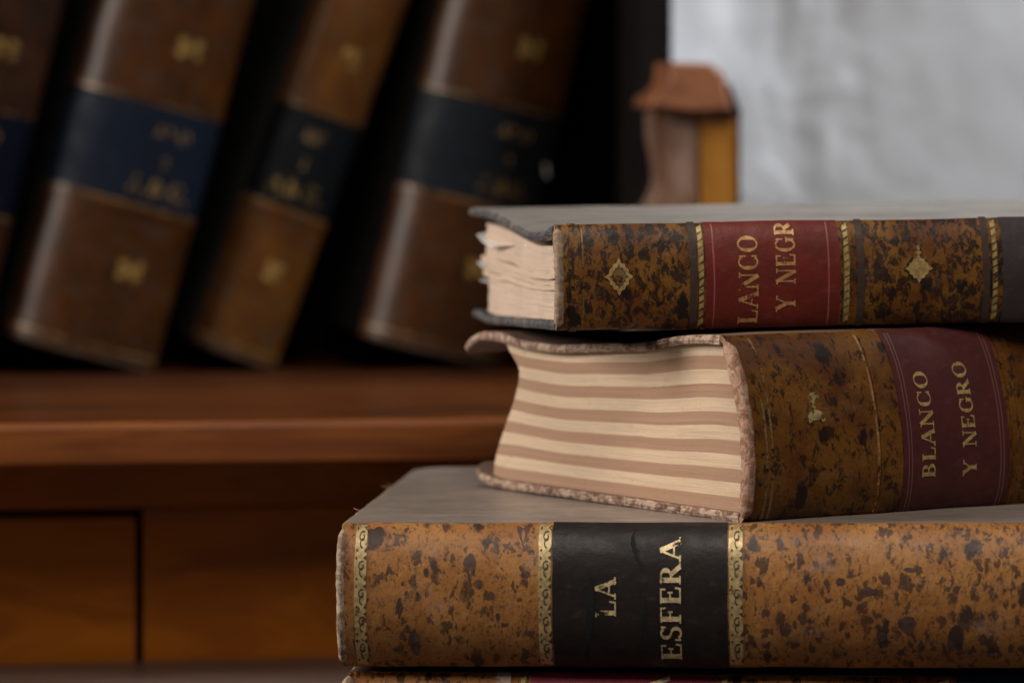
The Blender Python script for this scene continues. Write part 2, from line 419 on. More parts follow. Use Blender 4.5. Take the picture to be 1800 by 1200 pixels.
        g.grid(ny, 24, lambda i,j: (P(hi, i, rec+(xe-rec)*j)[0], (j*s.L, i*s.W)), flip=False)
        return g.out(name, mat, parent or s.r)
def smooth(t): t = max(0., min(1., t)); return t*t*(3-2*t)
def area2(p): return sum(p[i][0]*p[(i+1)%len(p)][1]-p[(i+1)%len(p)][0]*p[i][1] for i in range(len(p)))
def pose(x, y, z, yaw, rollr=0., pitch=0.):
    """yaw about z, then rise along the spine (deg), then pitch of the depth direction (deg, + = back up)"""
    return Matrix.Translation((x*CM, y*CM, z*CM)) @ Matrix.Rotation(math.radians(yaw), 4, 'Z') @ Matrix.Rotation(math.radians(-rollr), 4, 'Y') @ Matrix.Rotation(math.radians(pitch), 4, 'X')
def quatre(cx, cq, rx, rq, inner=.55, lobes=.16, n=48):
    """lobed lozenge ring in (x,q)"""
    P = []
    def pt(a, k):
        c, s_ = math.cos(a), math.sin(a); r = 1/(abs(c)+abs(s_))
        r *= 1-lobes*.25*math.cos(4*a)+.07*math.cos(12*a)
        return (cx+rx*r*c*k, cq+rq*r*s_*k)
    for i in range(n):
        a, b = 2*math.pi*i/n, 2*math.pi*(i+1)/n
        P.append([pt(a,1), pt(b,1), pt(b,inner), pt(a,inner)])
    return P
def disc(cx, cq, rx, rq, n=14, lo=0):
    return [[(cx, cq), (cx+rx*math.cos(2*math.pi*i/n)*(1+lo*math.cos(3*i)), cq+rq*math.sin(2*math.pi*i/n)*(1+lo*math.cos(3*i))), (cx+rx*math.cos(2*math.pi*(i+1)/n)*(1+lo*math.cos(3*i+3)), cq+rq*math.sin(2*math.pi*(i+1)/n)*(1+lo*math.cos(3*i+3)))] for i in range(n)]
def curl_arc(cx, cq, rx, rq, a0, a1, w0, w1, n=14, spiral=0.):
    out = []; prev = None
    for i in range(n+1):
        t = i/n; a = math.radians(a0+(a1-a0)*t); k = 1-spiral*t; w = w0+(w1-w0)*t
        A = (cx+rx*k*math.cos(a), cq+rq*k*math.sin(a)); B = (cx+(rx*k-w)*math.cos(a), cq+(rq*k*(1-w/rx/ max(k,.2)))*math.sin(a))
        if prev: out.append([prev[0], A, B, prev[1]])
        prev = (A, B)
    return out

# ------------------------------------------------------------------ materials
M_wall = None
def m_wall():
    t = NT('whitewashed_plaster'); ob = t.coord(uv=False, scale=(100,100,100))
    a, _ = t.noise(ob, .09, 6, .6); b, _ = t.noise(ob, .6, 6, .65); c, _ = t.noise(ob, .28, 5, .6, .4)
    col = t.mix(t.ramp(a, .35, .65), (.69,.705,.735), (.64,.65,.67)); col = t.mix(t.ramp(b, .6, .8, 0, .3), col, (.52,.49,.44))
    return t.fin(col, .9, t.bump(b, .25, .0012, t.bump(c, .25, .002)), spec=.2)
WALL = m_wall()
WOOD_SHELF = wood('varnished_shelf_wood_shaded', (.050,.012,.001), (.10,.026,.002), (.020,.004,.001), rough=.45, ax=(7,40,60), coat=.06)  # colour darkened to paint the shade on the shelf top
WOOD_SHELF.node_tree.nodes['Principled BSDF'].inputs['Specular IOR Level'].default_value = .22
WOOD_FRONT = wood('varnished_drawer_wood', (.26,.064,.0015), (.42,.120,.003), (.14,.028,.001), rough=.5, ax=(9,40,34), rot=-.12, coat=.05)
WOOD_POST = wood('amber_post_wood', (.26,.10,.010), (.36,.15,.018), (.18,.06,.008), rough=.3, ax=(60,60,8), coat=.4, knots=False)
WOOD_CAP = wood('reddish_cap_wood', (.15,.048,.015), (.24,.082,.026), (.08,.024,.009), rough=.55, ax=(20,60,60), coat=.03, knots=False)
WOOD_GLOSS = wood('rubbed_bracket_wood', (.15,.065,.032), (.30,.20,.15), (.06,.025,.013), rough=.22, ax=(40,60,14), coat=.5, bump=.8, knots=False)
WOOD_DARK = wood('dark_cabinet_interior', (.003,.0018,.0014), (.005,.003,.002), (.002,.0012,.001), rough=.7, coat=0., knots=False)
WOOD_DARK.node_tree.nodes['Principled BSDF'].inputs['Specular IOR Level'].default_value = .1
WOOD_TABLE = wood('worn_table_wood', (.060,.036,.026), (.10,.066,.05), (.034,.020,.015), rough=.42, ax=(10,50,50), coat=.1, knots=False)

GOLD = gold('worn_gilt', .40, (.62,.42,.14)); GOLD_SOFT = gold('dull_gilt', .30, (.66,.44,.16)); GOLD_BRIGHT = gold('bright_gilt', .405, (.95,.74,.40), scale=7)
GOLD_BAND = gold('gilt_roll', .36, (.62,.45,.20), under=(.12,.07,.03), see=False)
GOLD_DIM = gold('faded_gilt', .46, (.30,.18,.07))
INK = NT('tooled_dark_line').fin((.05,.032,.02), .6)
INK_FADE = INK

# ================================================================== STRUCTURE: wall, table, bureau
PHI = math.radians(9)
def uvw(x, y, px=0., py=0.):  # bureau frame -> world (x along the front, y into depth), cm
    c, s_ = math.cos(PHI), math.sin(PHI); return (px+x*c-y*s_, py+x*s_+y*c)
# wall: a near face on the right whose rough rounded arris turns back into a farther face on the left
g = G()
CX, CY = 12.6, 84.6
def wallp(i, j):
    z = -30+110*j; s_ = -46+150*i           # arc length from the arris
    r = 1.3
    if s_ > r: x, y = CX+.94*s_, CY-.35*s_
    elif s_ < -r: x, y = CX-.99*(-s_), CY+.03*(-s_)
    else:
        t = (s_+r)/(2*r); x = CX+(-.99*r)*(1-t)**2+.90*r*t*t; y = CY+.03*r*(1-t)**2-.35*r*t*t
    e = math.exp(-(s_/5.5)**2)
    e2 = math.exp(-((s_-3)/6.)**2)
    x += e*1.1*nz(z*.10, 2)+e*.5*nz(z*.32, s_*.2, 3)
    y += (.12+e*.5)*nz(x*.10, z*.07, 4)+(.02+.15*e2)*nz(x*.42, z*.24, 6)+(.015+.07*e2)*nz(x*1.2, z*.9, 2)+.03*nz(x*.45,z*.35,9)
    return (x, y, z), (s_, z)
g.grid(420, 260, wallp)
tag(g.out('wall', WALL), 'whitewashed plaster wall with a rough uneven corner behind the books', 'wall')
# table the stack stands on
g = G()
def boxg(g, x0, x1, y0, y1, z0, z1, m=0, f=None, bev=.0):
    f = f or (lambda x,y: (x,y))
    P = [(x0,y0),(x1,y0),(x1,y1),(x0,y1)]
    lev = [(z0,bev),(z0+bev,0.),(z1-bev,0.),(z1,bev)] if bev else [(z0,0.),(z1,0.)]
    rings = []
    for z, ins in lev:
        ring = []
        for (x,y), (sx,sy) in zip(P, ((1,1),(-1,1),(-1,-1),(1,-1))):
            X, Y = f(x+sx*ins, y+sy*ins); ring.append(g.v((X, Y, z), (x, z)))
        rings.append(ring)
    for a, b in zip(rings, rings[1:]):
        for k in range(4): g.f([a[k], a[(k+1)%4], b[(k+1)%4], b[k]], m)
    g.f(rings[0][::-1], m); g.f(rings[-1], m)
BP = (-11.1, 35.3)          # a point of the bureau's front face at drawer level
F = lambda x, y: uvw(x, y, *BP)
boxg(g, -70, 90, -75, -.25, -3, 0, f=F, bev=.25)
tag(g.out('table', WOOD_TABLE, smooth=False), 'worn grey brown wooden table top under the stack of books', 'table')

bureau = empty('writing_bureau', Matrix.Translation((BP[0]*CM, BP[1]*CM, 0)) @ Matrix.Rotation(PHI, 4, 'Z'),
               'varnished brown wooden bureau with drawer, deep shelf and dark book niche', 'bureau')
def bpart(name, mat, boxes, parent=None, bev=.15):
    g = G()
    for b in boxes: boxg(g, *b, bev=bev)
    return g.out(name, mat, parent or bureau, smooth=False)
# drawer front ends at px 240: bureau x about -5.3
dx1 = -5.25
bpart('front_frame', WOOD_FRONT, [(-70, 25.2, 0, 3, 6.55, 8.85), (dx1+.35, 25.2, 0.02, 3, -20, 6.6)], bev=.12)
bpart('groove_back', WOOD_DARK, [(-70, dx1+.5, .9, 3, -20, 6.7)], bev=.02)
dr = bpart('drawer_front', WOOD_FRONT, [(-60, dx1, 0.05, .85, -8, 6.22)], bev=.14)
# shelf board: front edge at depth -6.3, rounded nose
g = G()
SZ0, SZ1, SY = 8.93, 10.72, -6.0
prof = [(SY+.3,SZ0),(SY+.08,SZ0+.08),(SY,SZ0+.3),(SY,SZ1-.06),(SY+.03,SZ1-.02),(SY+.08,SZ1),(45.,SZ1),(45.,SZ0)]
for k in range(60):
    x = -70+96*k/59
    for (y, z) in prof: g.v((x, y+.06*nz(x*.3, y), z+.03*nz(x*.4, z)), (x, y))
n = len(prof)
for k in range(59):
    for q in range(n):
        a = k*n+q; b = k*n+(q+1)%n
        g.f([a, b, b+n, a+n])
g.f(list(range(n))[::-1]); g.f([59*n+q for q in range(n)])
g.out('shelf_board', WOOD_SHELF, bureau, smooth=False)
# niche: back, right side, top, left side (bureau frame)
RX = 22.6
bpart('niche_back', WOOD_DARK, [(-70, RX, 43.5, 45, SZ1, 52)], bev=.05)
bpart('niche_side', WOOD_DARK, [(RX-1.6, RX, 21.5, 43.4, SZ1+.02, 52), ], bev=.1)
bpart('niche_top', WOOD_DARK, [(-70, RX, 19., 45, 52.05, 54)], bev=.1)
# corner post with cap and scrolled bracket; world cm -> bureau local
def loc(px, py, Z):
    X = (px-900)/7500*Z; Y = Z-150; dx, dy = X-BP[0], Y-BP[1]; c, s_ = math.cos(PHI), math.sin(PHI)
    return dx*c+dy*s_, -dx*s_+dy*c, H-(py-200)/7500*Z
xa, ya, za = loc(1234, 191, 204); xb, yb, zb_ = loc(1296, 196, 204)
post = bpart('corner_post', WOOD_POST, [(xa, xb, ya, ya+3.2, SZ1+.01, za)], bev=.16)
xe_, ye_, ze_ = loc(1308, 196, 204)
bpart('post_shadow_strip', WOOD_DARK, [(xb+.02, xe_, ya+.6, ya+3.1, SZ1+.01, za)], post, bev=.08)  # dark strip painting the shadow along the post's right edge
# cap: a block whose sloping left cheek runs out to a point
def prism(name, mat, pts, y0, y1, parent, Z=204, bev=.12, ny=2):
    g = G(); P = [loc(px, py, Z) for px, py in pts]; P = [(p[0], p[2]) for p in P]
    cx = sum(p[0] for p in P)/len(P); cz = sum(p[1] for p in P)/len(P)
    def ring(y, k): return [g.v((cx+(x-cx)*k, y, cz+(z-cz)*k), (x, z)) for x, z in P]
    kk = 1-bev/ max(abs(P[0][0]-cx), 1.)
    R = [ring(y0, kk), ring(y0+bev, 1), ring(y1-bev, 1), ring(y1, kk)]
    n = len(P)
    for a, b in zip(R, R[1:]):
        for i in range(n): g.f([a[i], a[(i+1)%n], b[(i+1)%n], b[i]])
    g.f(R[0][::-1]); g.f(R[-1])
    return g.out(name, mat, parent, smooth=False)
prism('cap', WOOD_CAP, [(1134,188),(1138,170),(1160,158),(1170,146),(1174,110),(1246,112),(1266,128),(1284,195),(1212,198)][::-1], ya-.9, ya+3.6, post)
sc = [(1237,757),(1237,193),(1150,193),(1152,215),(1155,235),(1160,262),(1164,290),(1163,315),(1156,338),(1140,366),(1118,400),(1108,470),(1104,757)]
prism('cap_shadow_strip', WOOD_DARK, [(1270,140),(1282,150),(1302,198),(1287,198)][::-1], ya-.5, ya+3.2, post)  # dark wedge painting the shadow at the cap's right edge
prism('scroll_bracket', WOOD_GLOSS, sc, ya+.25, ya+2.9, post, bev=.35)

# ================================================================== FOREGROUND STACK
CALF_C = calf('sprinkled_tan_calf', (.44,.20,.058), (.33,.13,.033), (.055,.030,.022), s1=1.2, a1=.54, s2=3.1, a2=.80, soft=.22, seed=2.3, scuff=(.36,.24,.18), scuff_amt=.45)
CALF_A = calf('mottled_dark_calf', (.27,.115,.015), (.15,.043,.007), (.018,.010,.008), s1=1.3, a1=.6, s2=3.0, a2=.6, blotch=.50, bs=2.4, seed=5.1, scuff=(.16,.10,.07), scuff_amt=.35)
CALF_B = calf('mottled_olive_calf', (.21,.085,.010), (.11,.034,.006), (.022,.010,.006), s1=1.1, a1=.5, s2=2.8, a2=.5, blotch=.25, bs=2.2, seed=8.4, scuff=(.24,.11,.035), scuff_amt=.5)
CALF_D = calf('mottled_orange_calf', (.42,.16,.035), (.26,.09,.02), (.03,.012,.008), s1=1.5, a1=.6, s2=3.2, a2=.6, blotch=.35, seed=11.7)
RED = plain_leather('red_label_leather', (.19,.024,.015), (.26,.085,.055), wear=.5, seed=1)
MAROON = plain_leather('maroon_label_leather', (.095,.022,.020), (.16,.075,.065), wear=.5, seed=2)
BLACKL = plain_leather('black_label_leather', (.026,.020,.018), (.075,.052,.040), wear=.6, seed=3, spec=.2, rough=.42)
GREYL = plain_leather('grey_brown_label_leather', (.06,.045,.045), (.12,.10,.10), wear=.5, seed=4)
CRIMSON = plain_leather('crimson_label_leather', (.30,.035,.055), (.40,.13,.12), wear=.5, seed=5)
GREENL = plain_leather('green_label_leather', (.012,.045,.045), (.10,.14,.13), wear=.5, seed=6)
COV_C = board('grey_brown_cover', (.27,.215,.18), (.40,.35,.31), .6, rough=.42)
COV_B = board('brown_leather_cover', (.20,.12,.08), (.34,.25,.19), .6, rough=.5, seed=4)
COV_A = board('dusty_grey_cover', (.30,.27,.235), (.44,.41,.37), .7, rough=.42, seed=9)
EDGE_A = frayed('grey_board_edge', (.07,.065,.07), (.12,.11,.105), (.20,.155,.12), 1.6)
EDGE_B = frayed('frayed_board_edge', (.26,.15,.105), (.50,.36,.26), (.15,.085,.06), 2.8)
EDGE_C = frayed('worn_board_edge', (.36,.27,.20), (.26,.17,.11), (.46,.37,.28), 2.4)
RIM_A = frayed('worn_tan_rim', (.36,.26,.18), (.27,.18,.12), (.42,.32,.23), 2.)
RIM_B = frayed('worn_pink_rim', (.46,.28,.19), (.30,.15,.09), (.55,.38,.27), 2.4)
RIM_C = frayed('worn_grey_rim', (.42,.32,.23), (.24,.15,.09), (.50,.41,.32), 2.2)
RIM_D = frayed('worn_dark_rim', (.24,.14,.08), (.10,.05,.03), (.5,.36,.26), 2.2)
PAGE_A = paper('cream_page_edges', (.74,.56,.42), seed=3)
PAGE_B = paper('striped_page_edges', (.72,.53,.36), (.44,.26,.165), stripes=.985)
PAGE_C = paper('old_page_edges', (.55,.42,.30), seed=7)
SHEET = NT('white_torn_paper').fin((.80,.77,.74), .8)

def fillet(B, x, parent, mat=None, w=.05, q0=.02, q1=.98, off=.04, name='gilt_fillet'):
    return B.patch(name, mat or GOLD_DIM, x-w/2, x+w/2, q0, q1, off, parent, nx=2, wob=.015)
def beaded(B, x, w=.22, parent=None, pitch=.26, q0=.03, q1=.97):
    st = B.patch('gilt_band', GOLD_UNDER, x-w/2, x+w/2, q0, q1, .03, parent, nx=3, wob=.02)
    n = int(B.T*(q1-q0)/pitch); P = []
    for k in range(n):
        c = q0+(k+.5)*(q1-q0)/n; hq = .36*(q1-q0)/n; sh = .45*(q1-q0)/n
        P.append([(x-w*.38, c-hq-sh*.3), (x+w*.38, c-hq+sh*.5), (x+w*.38, c+hq+sh*.5), (x-w*.38, c+hq-sh*.3)])
    B.polys('gilt_beading', GOLD, P, .042, st)
    return st
GOLD_OLD = gold('tarnished_gilt', .42, (.34,.20,.05))
GOLD_UNDER = gold('rubbed_gilt_ground', .55, (.36,.23,.08), under=(.06,.03,.015), see=False)
def scroll(B, x, w=.46, pitch=.93, q0=.03, q1=.985, flip=1):
    """gilt roll with dark scroll curls"""
    st = B.patch('gilt_roll_band', GOLD_BAND, x-w/2, x+w/2, q0, q1, .03, None, nx=4, wob=.02, wear=.04)
    n = round(B.T*(q1-q0)/pitch); P = []
    for k in range(n):
        c = q0+(k+.5)*(q1-q0)/n; u = (q1-q0)/n
        P += curl_arc(x+.05*flip, c+.12*u, .15, .21*u, 60, 420, .035, .05, 16, .55)
        P += curl_arc(x+.10*flip, c-.12*u, .16, .22*u, 100, 250, .03, .05, 8, .2)
        P += disc(x-.13*flip, c-.33*u, .035, .05*u, 8); P += disc(x-.14*flip, c+.40*u, .03, .06*u, 8)
        P.append([(x+w*.5, c+.30*u), (x+w*.5, c+.5*u), (x+w*.22, c+.42*u)])
        P.append([(x+w*.5, c-.2*u), (x+w*.5, c-.42*u), (x+w*.28, c-.36*u)])
    B.polys('scroll_tooling', INK, P, .036, st)
    return st

# ---- bottom book
rD = empty('antique_book', pose(-5.75, .35, 0.02, -4.2), 'bottom book of the stack, mostly cut off, crimson and dark green spine labels', 'book', 'old leather books lying in the stack')
D = Book(rD, 33.5, 24, 3.95, .9)
D.spine(CALF_D, RIM_D, .05); D.headcap(RIM_C, .02, .24); D.cover('front_cover', True, COV_B, EDGE_C, rad=1.2); D.cover('back_cover', False, COV_B, EDGE_C, rad=1.2)
D.pages(PAGE_C, sp=.22)
lb = D.patch('spine_label', CRIMSON, 6.45, 12.95, .0, 1., .03)
D.text_up('ESFERA', 10.95, .12, .985, .75, GOLD_BRIGHT, lb)
l2 = D.patch('spine_label', GREENL, 21.3, 27.5, 0., 1., .03); tag(l2, 'dark green spine label')
for x in (6.2, 13.25): beaded(D, x, .24)
beaded(D, 20.85, .5)
D.patch('spine_rib', RIM_D, 5.2, 5.75, 0, 1, .05)

# ---- La Esfera
rC = empty('antique_book', pose(-5.95, .2, 4.17, -5.0, .5), 'thick tan speckled leather book with a black LA ESFERA spine label', 'book', 'old leather books lying in the stack')
C = Book(rC, 34, 24, 5.03, 1.2, pw=(2.3,.62))
C.spine(CALF_C, RIM_C, .05); C.headcap(RIM_C, .08, .23, squash=.7, off=-.12)
C.cover('front_cover', True, COV_C, EDGE_C, rad=1.7, rough=.07, y0=.05); C.cover('back_cover', False, COV_C, EDGE_C, rad=1.7)
C.pages(PAGE_C, sp=.22)
lc = C.patch('spine_label', BLACKL, 7.5, 13.6, 0., 1., .035, wob=.03)
C.text_up('LA', 9.36, .375, .64, .72, GOLD_BRIGHT, lc, .05); C.text_up('ESFERA', 11.62, .07, .90, .72, GOLD_BRIGHT, lc, .05)
# creases in the label
for (pts, w0) in (([(8.75,.70),(8.85,.55),(8.8,.4),(8.72,.2),(8.65,.05)], .14), ([(10.35,.97),(10.3,.88),(10.45,.78),(10.62,.7)], .10), ([(10.62,.55),(10.68,.35),(10.6,.22)], .06)):
    P = []
    K_ = 24
    def cp(t):
        u = t*(len(pts)-1); i = min(len(pts)-2, int(u)); f = smooth(u-i)*.5+(u-i)*.5
        return (pts[i][0]+(pts[i+1][0]-pts[i][0])*f+.03*nz(t*7, w0), pts[i][1]+(pts[i+1][1]-pts[i][1])*(u-i)), w0*.8*math.sin(math.pi*t)*(1+.5*nz(t*9, 3, w0))+.006
    for i in range(K_):
        (a, wa), (b, wb) = cp(i/K_), cp((i+1)/K_)
        P.append([(a[0]-wa,a[1]),(a[0]+wa,a[1]),(b[0]+wb,b[1]),(b[0]-wb,b[1])])
    C.polys('label_crack', NT('crack_shadow_leather').fin((.004,.0035,.004), .9), P, .055, lc)
scroll(C, .78, .42, flip=1); scroll(C, 7.24, .44); scroll(C, 13.88, .48)
# big ink blots on the calf
def blot(cx, cq, rx, rq, seed, tail=0.):
    rx *= .72; rq *= .75
    n = 40; out = []
    def pt(a):
        k = 1+.30*nz(math.cos(a)*1.3+seed, math.sin(a)*1.3, seed)+.16*nz(math.cos(a)*4+seed, math.sin(a)*4, 3)
        s_ = math.sin(a); kk = 1+tail*max(0, -s_)**3
        return (cx+rx*k*math.cos(a)*(1-.35*min(1,tail)*max(0,-s_)), cq+rq*k*s_*kk)
    for i in range(n): out.append([(cx,cq), pt(2*math.pi*i/n), pt(2*math.pi*(i+1)/n)])
    return out
def m_blot():
    t = NT('ink_blot'); a, _ = t.noise(t.coord(), 3, 5)
    return t.fin(t.mix(t.ramp(a, .3, .7), (.060,.034,.028), (.11,.060,.040)), .45, spec=.4)
BLOT = m_blot()
bl = blot(4.62, .74, .30, .085, 1.0, .8)+blot(4.95, .60, .14, .045, 2.)+blot(6.45, .97, .34, .06, 3., 1.0)+blot(3.1, .68, .14, .04, 4.)+blot(3.35,.72,.13,.05,4.5)+blot(2.15,.45,.13,.07,5.,.6)+blot(2.65,.19,.26,.12,6.)+blot(5.4,.52,.12,.035,7.)+blot(5.6,.38,.10,.03,8.)
bl += blot(17.5,.62,.22,.035,9.)+blot(18.4,.55,.34,.04,10.)+blot(19.8,.33,.42,.07,11.,.4)+blot(18.9,.24,.22,.05,12.)+blot(21.3,.18,.22,.06,13.)+blot(16.2,.36,.16,.05,14.)+blot(16.0,.88,.1,.04,15.)+blot(19.9,.70,.30,.02,16.)+blot(22.4,.22,.17,.05,17.)
random.seed(31)
for k in range(9): bl += blot(random.uniform(14.4,23.8), random.uniform(.08,.92), random.uniform(.05,.13), random.uniform(.010,.026), 20+k, random.uniform(0,.8))
for k in range(3): bl += blot(random.uniform(1.3,6.8), random.uniform(.08,.92), random.uniform(.05,.11), random.uniform(.010,.024), 80+k, random.uniform(0,.9))
bo = C.polys('ink_blots', BLOT, bl, .012)
# frayed fibres on the far left edge
def tube(name, pts, r, mat, parent, m=6):
    g = G()
    for i, p in enumerate(pts):
        p = Vector(p); d = (Vector(pts[min(i+1,len(pts)-1)])-Vector(pts[max(i-1,0)])).normalized()
        a = d.orthogonal().normalized(); b = d.cross(a); rr = r*(1 if i < len(pts)-1 else .3)
        for k in range(m):
            q = 2*math.pi*k/m; g.v(p+a*math.cos(q)*rr+b*math.sin(q)*rr)
    for i in range(len(pts)-1):
        for k in range(m): g.f([i*m+k, i*m+(k+1)%m, (i+1)*m+(k+1)%m, (i+1)*m+k])
    g.f(list(range(m))[::-1]); g.f([(len(pts)-1)*m+k for k in range(m)])
    return g.out(name, mat, parent)
for (y, l, u) in ((5.,.22,.1),(14.4,.3,.1),(15.2,.15,.12)):
    tube('loose_fibre', [(.05,y,5.0),(-l*.5,y+.1,5.0+u*.4),(-l,y+.05,5.0+u)], .02, RIM_B, rC)

# ---- Blanco y Negro, striped page edges
TH_B = 31.6
rB = empty('antique_book', pose(7.96, -.75, 9.29, TH_B, .15), 'dark mottled leather book with striped page edges and maroon BLANCO Y NEGRO label', 'book', 'old leather books lying in the stack')
def wt(x, y):   # top cover: sags in the middle of the free end and hooks down at its fore-edge
    e = max(0., (y-15.0)/3.0)
    return .10*math.sin(math.pi*min(1, y/15.)) * 0 - .34*smooth((y-1.)/5.)*math.exp(-(x/3.5)**2)*smooth((15.5-y)/5.) + (.16*smooth((y-13.5)/2.)-.62*max(0., (y-16.1)/1.6)**2)*math.exp(-(x/4)**2)
def wb(x, y):
    e = max(0., (y-16.0)/2.5)
    return .42*e*e*math.exp(-(x/6.)**2)*1.3
B = Book(rB, 27, 18.5, 6.5, 1.05, skew=1.15, pw=(2.0,.62), tfore=5.75, warpt=wt, warpb=wb, bt=.34)
B.spine(CALF_B, RIM_B, .02); B.headcap(RIM_B, .06, .30, squash=.8, off=-.12)
B.cover('front_cover', True, COV_B, EDGE_B, rad=.45, rough=.10, y1=17.7, seed=2); B.cover('back_cover', False, COV_B, EDGE_B, rad=1.1, rough=.14, seed=5)
WOOD_FRONT.node_tree.nodes['Principled BSDF'].inputs['Specular IOR Level'].default_value = .2
SHELF_FRONT_LIT = wood('lit_shelf_front_wood', (.15,.034,.002), (.26,.070,.003), (.07,.013,.001), rough=.5, ax=(9,60,60), coat=.03)  # same shelf wood, more orange to paint the light on its front
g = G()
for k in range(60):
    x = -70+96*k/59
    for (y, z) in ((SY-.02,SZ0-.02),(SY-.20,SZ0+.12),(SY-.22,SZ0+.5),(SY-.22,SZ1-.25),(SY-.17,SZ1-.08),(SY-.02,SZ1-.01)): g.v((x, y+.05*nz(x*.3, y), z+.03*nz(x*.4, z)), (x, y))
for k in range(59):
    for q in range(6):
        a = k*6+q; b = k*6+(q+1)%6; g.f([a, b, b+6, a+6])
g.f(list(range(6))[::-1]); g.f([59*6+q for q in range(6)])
g.out('lit_front_strip', SHELF_FRONT_LIT, bureau, smooth=False)  # strip added along the shelf to carry the lit front colour
def foreB(q): return 17.15-1.9*smooth(q/.82)+.95*smooth((q-.80)/.2)
B.pages(PAGE_B, rec=.38, fore=foreB, sp=.24, jag=.012, seed=2, wave=.03)
lB = B.patch('spine_label', MAROON, 6.7, 11.45, 0., 1., .035, wob=.04)
B.text_up('BLANCO', 7.8, .195, .775, .60, GOLD_SOFT, lB, .05); B.text_up('Y NEGRO', 9.65, .195, .82, .60, GOLD_SOFT, lB, .05)
COPPER = gold('rubbed_copper_line', .42, (.50,.24,.10))
MARK = NT('blind_tooled_line').fin((.17,.07,.06), .45)
for x in (6.92, 7.06, 11.05, 11.2): fillet(B, x, lB, MARK, .045, off=.048, name='tooled_line')
for x, m_ in ((5.6, COPPER), (5.95, COPPER), (6.2, GOLD_DIM), (11.65, GOLD_DIM), (11.9, COPPER), (.75, GOLD_DIM), (1.0, GOLD_DIM)): fillet(B, x, rB, m_, .09)
B.patch('spine_rib', CALF_B, 5.7, 6.35, 0, 1, .06); B.patch('spine_rib', CALF_B, 11.6, 12.2, 0, 1, .06)
P = []
for (cx_, cq_, rx_, rq_) in ((2.62,.655,.26,.030),(2.35,.665,.12,.022),(2.85,.675,.10,.016),(2.66,.565,.30,.026),(2.38,.548,.10,.022),(2.94,.548,.09,.02),(2.6,.61,.07,.018)):
    n_ = 22
    def pt_(a): k_ = 1+.35*nz(math.cos(a)*2+cx_*9, math.sin(a)*2, cq_*20); return (cx_+rx_*k_*math.cos(a), cq_+rq_*k_*math.sin(a))
    P += [[(cx_,cq_), pt_(2*math.pi*i_/n_), pt_(2*math.pi*(i_+1)/n_)] for i_ in range(n_)]
P = [[(a_+.35, b_) for a_, b_ in p_] for p_ in P]
B.polys('gilt_ornament', gold('patchy_gilt', .50, (.62,.45,.20)), P, .03)

# ---- small top book
rA = empty('antique_book', pose(1.55, 2.75, 15.84, 9.5, .62, -1.9), 'thin dark book on top of the stack with a bright red BLANCO Y NEGRO label', 'book', 'old leather books lying in the stack')
def wta(x, y): return .82*smooth((y-4)/15.)-.22*smooth((y-.2)/2.5)*math.exp(-(x/2.5)**2)*smooth((12-y)/8.)
def wba(x, y): return .20*smooth((y-15)/4.)*math.exp(-(x/4)**2)
A = Book(rA, 29, 19.6, 3.78, .55, pw=(2.2,.7), warpt=wta, warpb=wba, bt=.34)
A.spine(CALF_A, RIM_A, .02); A.headcap(RIM_A, .1, .2, squash=.9, off=-.10)
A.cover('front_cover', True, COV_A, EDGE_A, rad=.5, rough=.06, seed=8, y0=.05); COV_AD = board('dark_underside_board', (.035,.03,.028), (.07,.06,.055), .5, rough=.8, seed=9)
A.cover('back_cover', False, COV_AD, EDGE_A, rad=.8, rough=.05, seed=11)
secs = [(0.0,.36,17.4,.0),(.365,.43,18.1,.08),(.434,.50,17.8,-.03),(.504,.58,18.5,.09),(.585,.93,17.7,.02)]
for k, (lo, hi, fy, dx) in enumerate(secs):
    A.pages(PAGE_A, rec=.38-dx*.8, fore=(lambda q, fy=fy, lo=lo: fy+.25*nz(q*20, 4)-(q-lo)*1.2), sp=.25, jag=.016, seed=k*7.3, lo=lo, hi=hi, ns=60, wave=.07, name='page_section')
# torn sheets at the upper far corner
def sheet(name, pts, parent, th=.018):
    g = G(); n = len(pts)//2
    for p in pts: g.v(p)
    for p in pts: g.v((p[0], p[1], p[2]-th))
    for i in range(n-1):
        a = [2*i, 2*i+1, 2*i+3, 2*i+2]; g.f(a); g.f([q+len(pts) for q in a[::-1]])
    N = len(pts); loop = [0]+[2*i for i in range(1,n)]+[2*i+1 for i in range(n-1,-1,-1)]
    for i in range(len(loop)):
        a, b = loop[i], loop[(i+1)%len(loop)]; g.f([a, a+N, b+N, b])
    return g.out(name, SHEET, parent, smooth=False)
sheet('torn_sheet', [(.2,18.9,3.55),(1.5,19.2,3.75),(.12,17.,3.25),(1.5,17.3,3.35),(-.05,14.,3.05),(1.5,14.,3.2),(.2,11.5,3.08),(1.5,11.,3.15),(.5,9.,3.12),(1.5,8.,3.15)], rA)
sheet('torn_sheet', [(.3,19.6,2.45),(1.2,19.4,2.4),(.35,18.2,2.15),(1.2,18.,2.1),(.45,16.,1.98),(1.2,16.,1.95)], rA)
sheet('torn_sheet', [(.35,19.3,1.72),(1.2,19.2,1.7),(.4,17.8,1.62),(1.2,17.6,1.6)], rA)
g = G()
g.grid(10, 8, lambda i,j: ((.42+.09*math.sin(math.pi*i)*math.cos(2*math.pi*j), 8.2+.35*math.cos(math.pi*i), 3.06+.09*math.sin(math.pi*i)*math.sin(2*math.pi*j)), (i,j)))
g.out('glue_blob', SHEET, rA)
GOLD_RED = gold('coppery_gilt', .28, (.80,.44,.17))
lA = A.patch('spine_label', RED, 5.42, 10.36, 0., 1., .035, wob=.02)
A.text_up('BLANCO', 6.98, -.12, .87, .72, GOLD_RED, lA, .05); A.text_up('Y NEGRO', 8.36, .15, 1.16, .72, GOLD_RED, lA, .05)
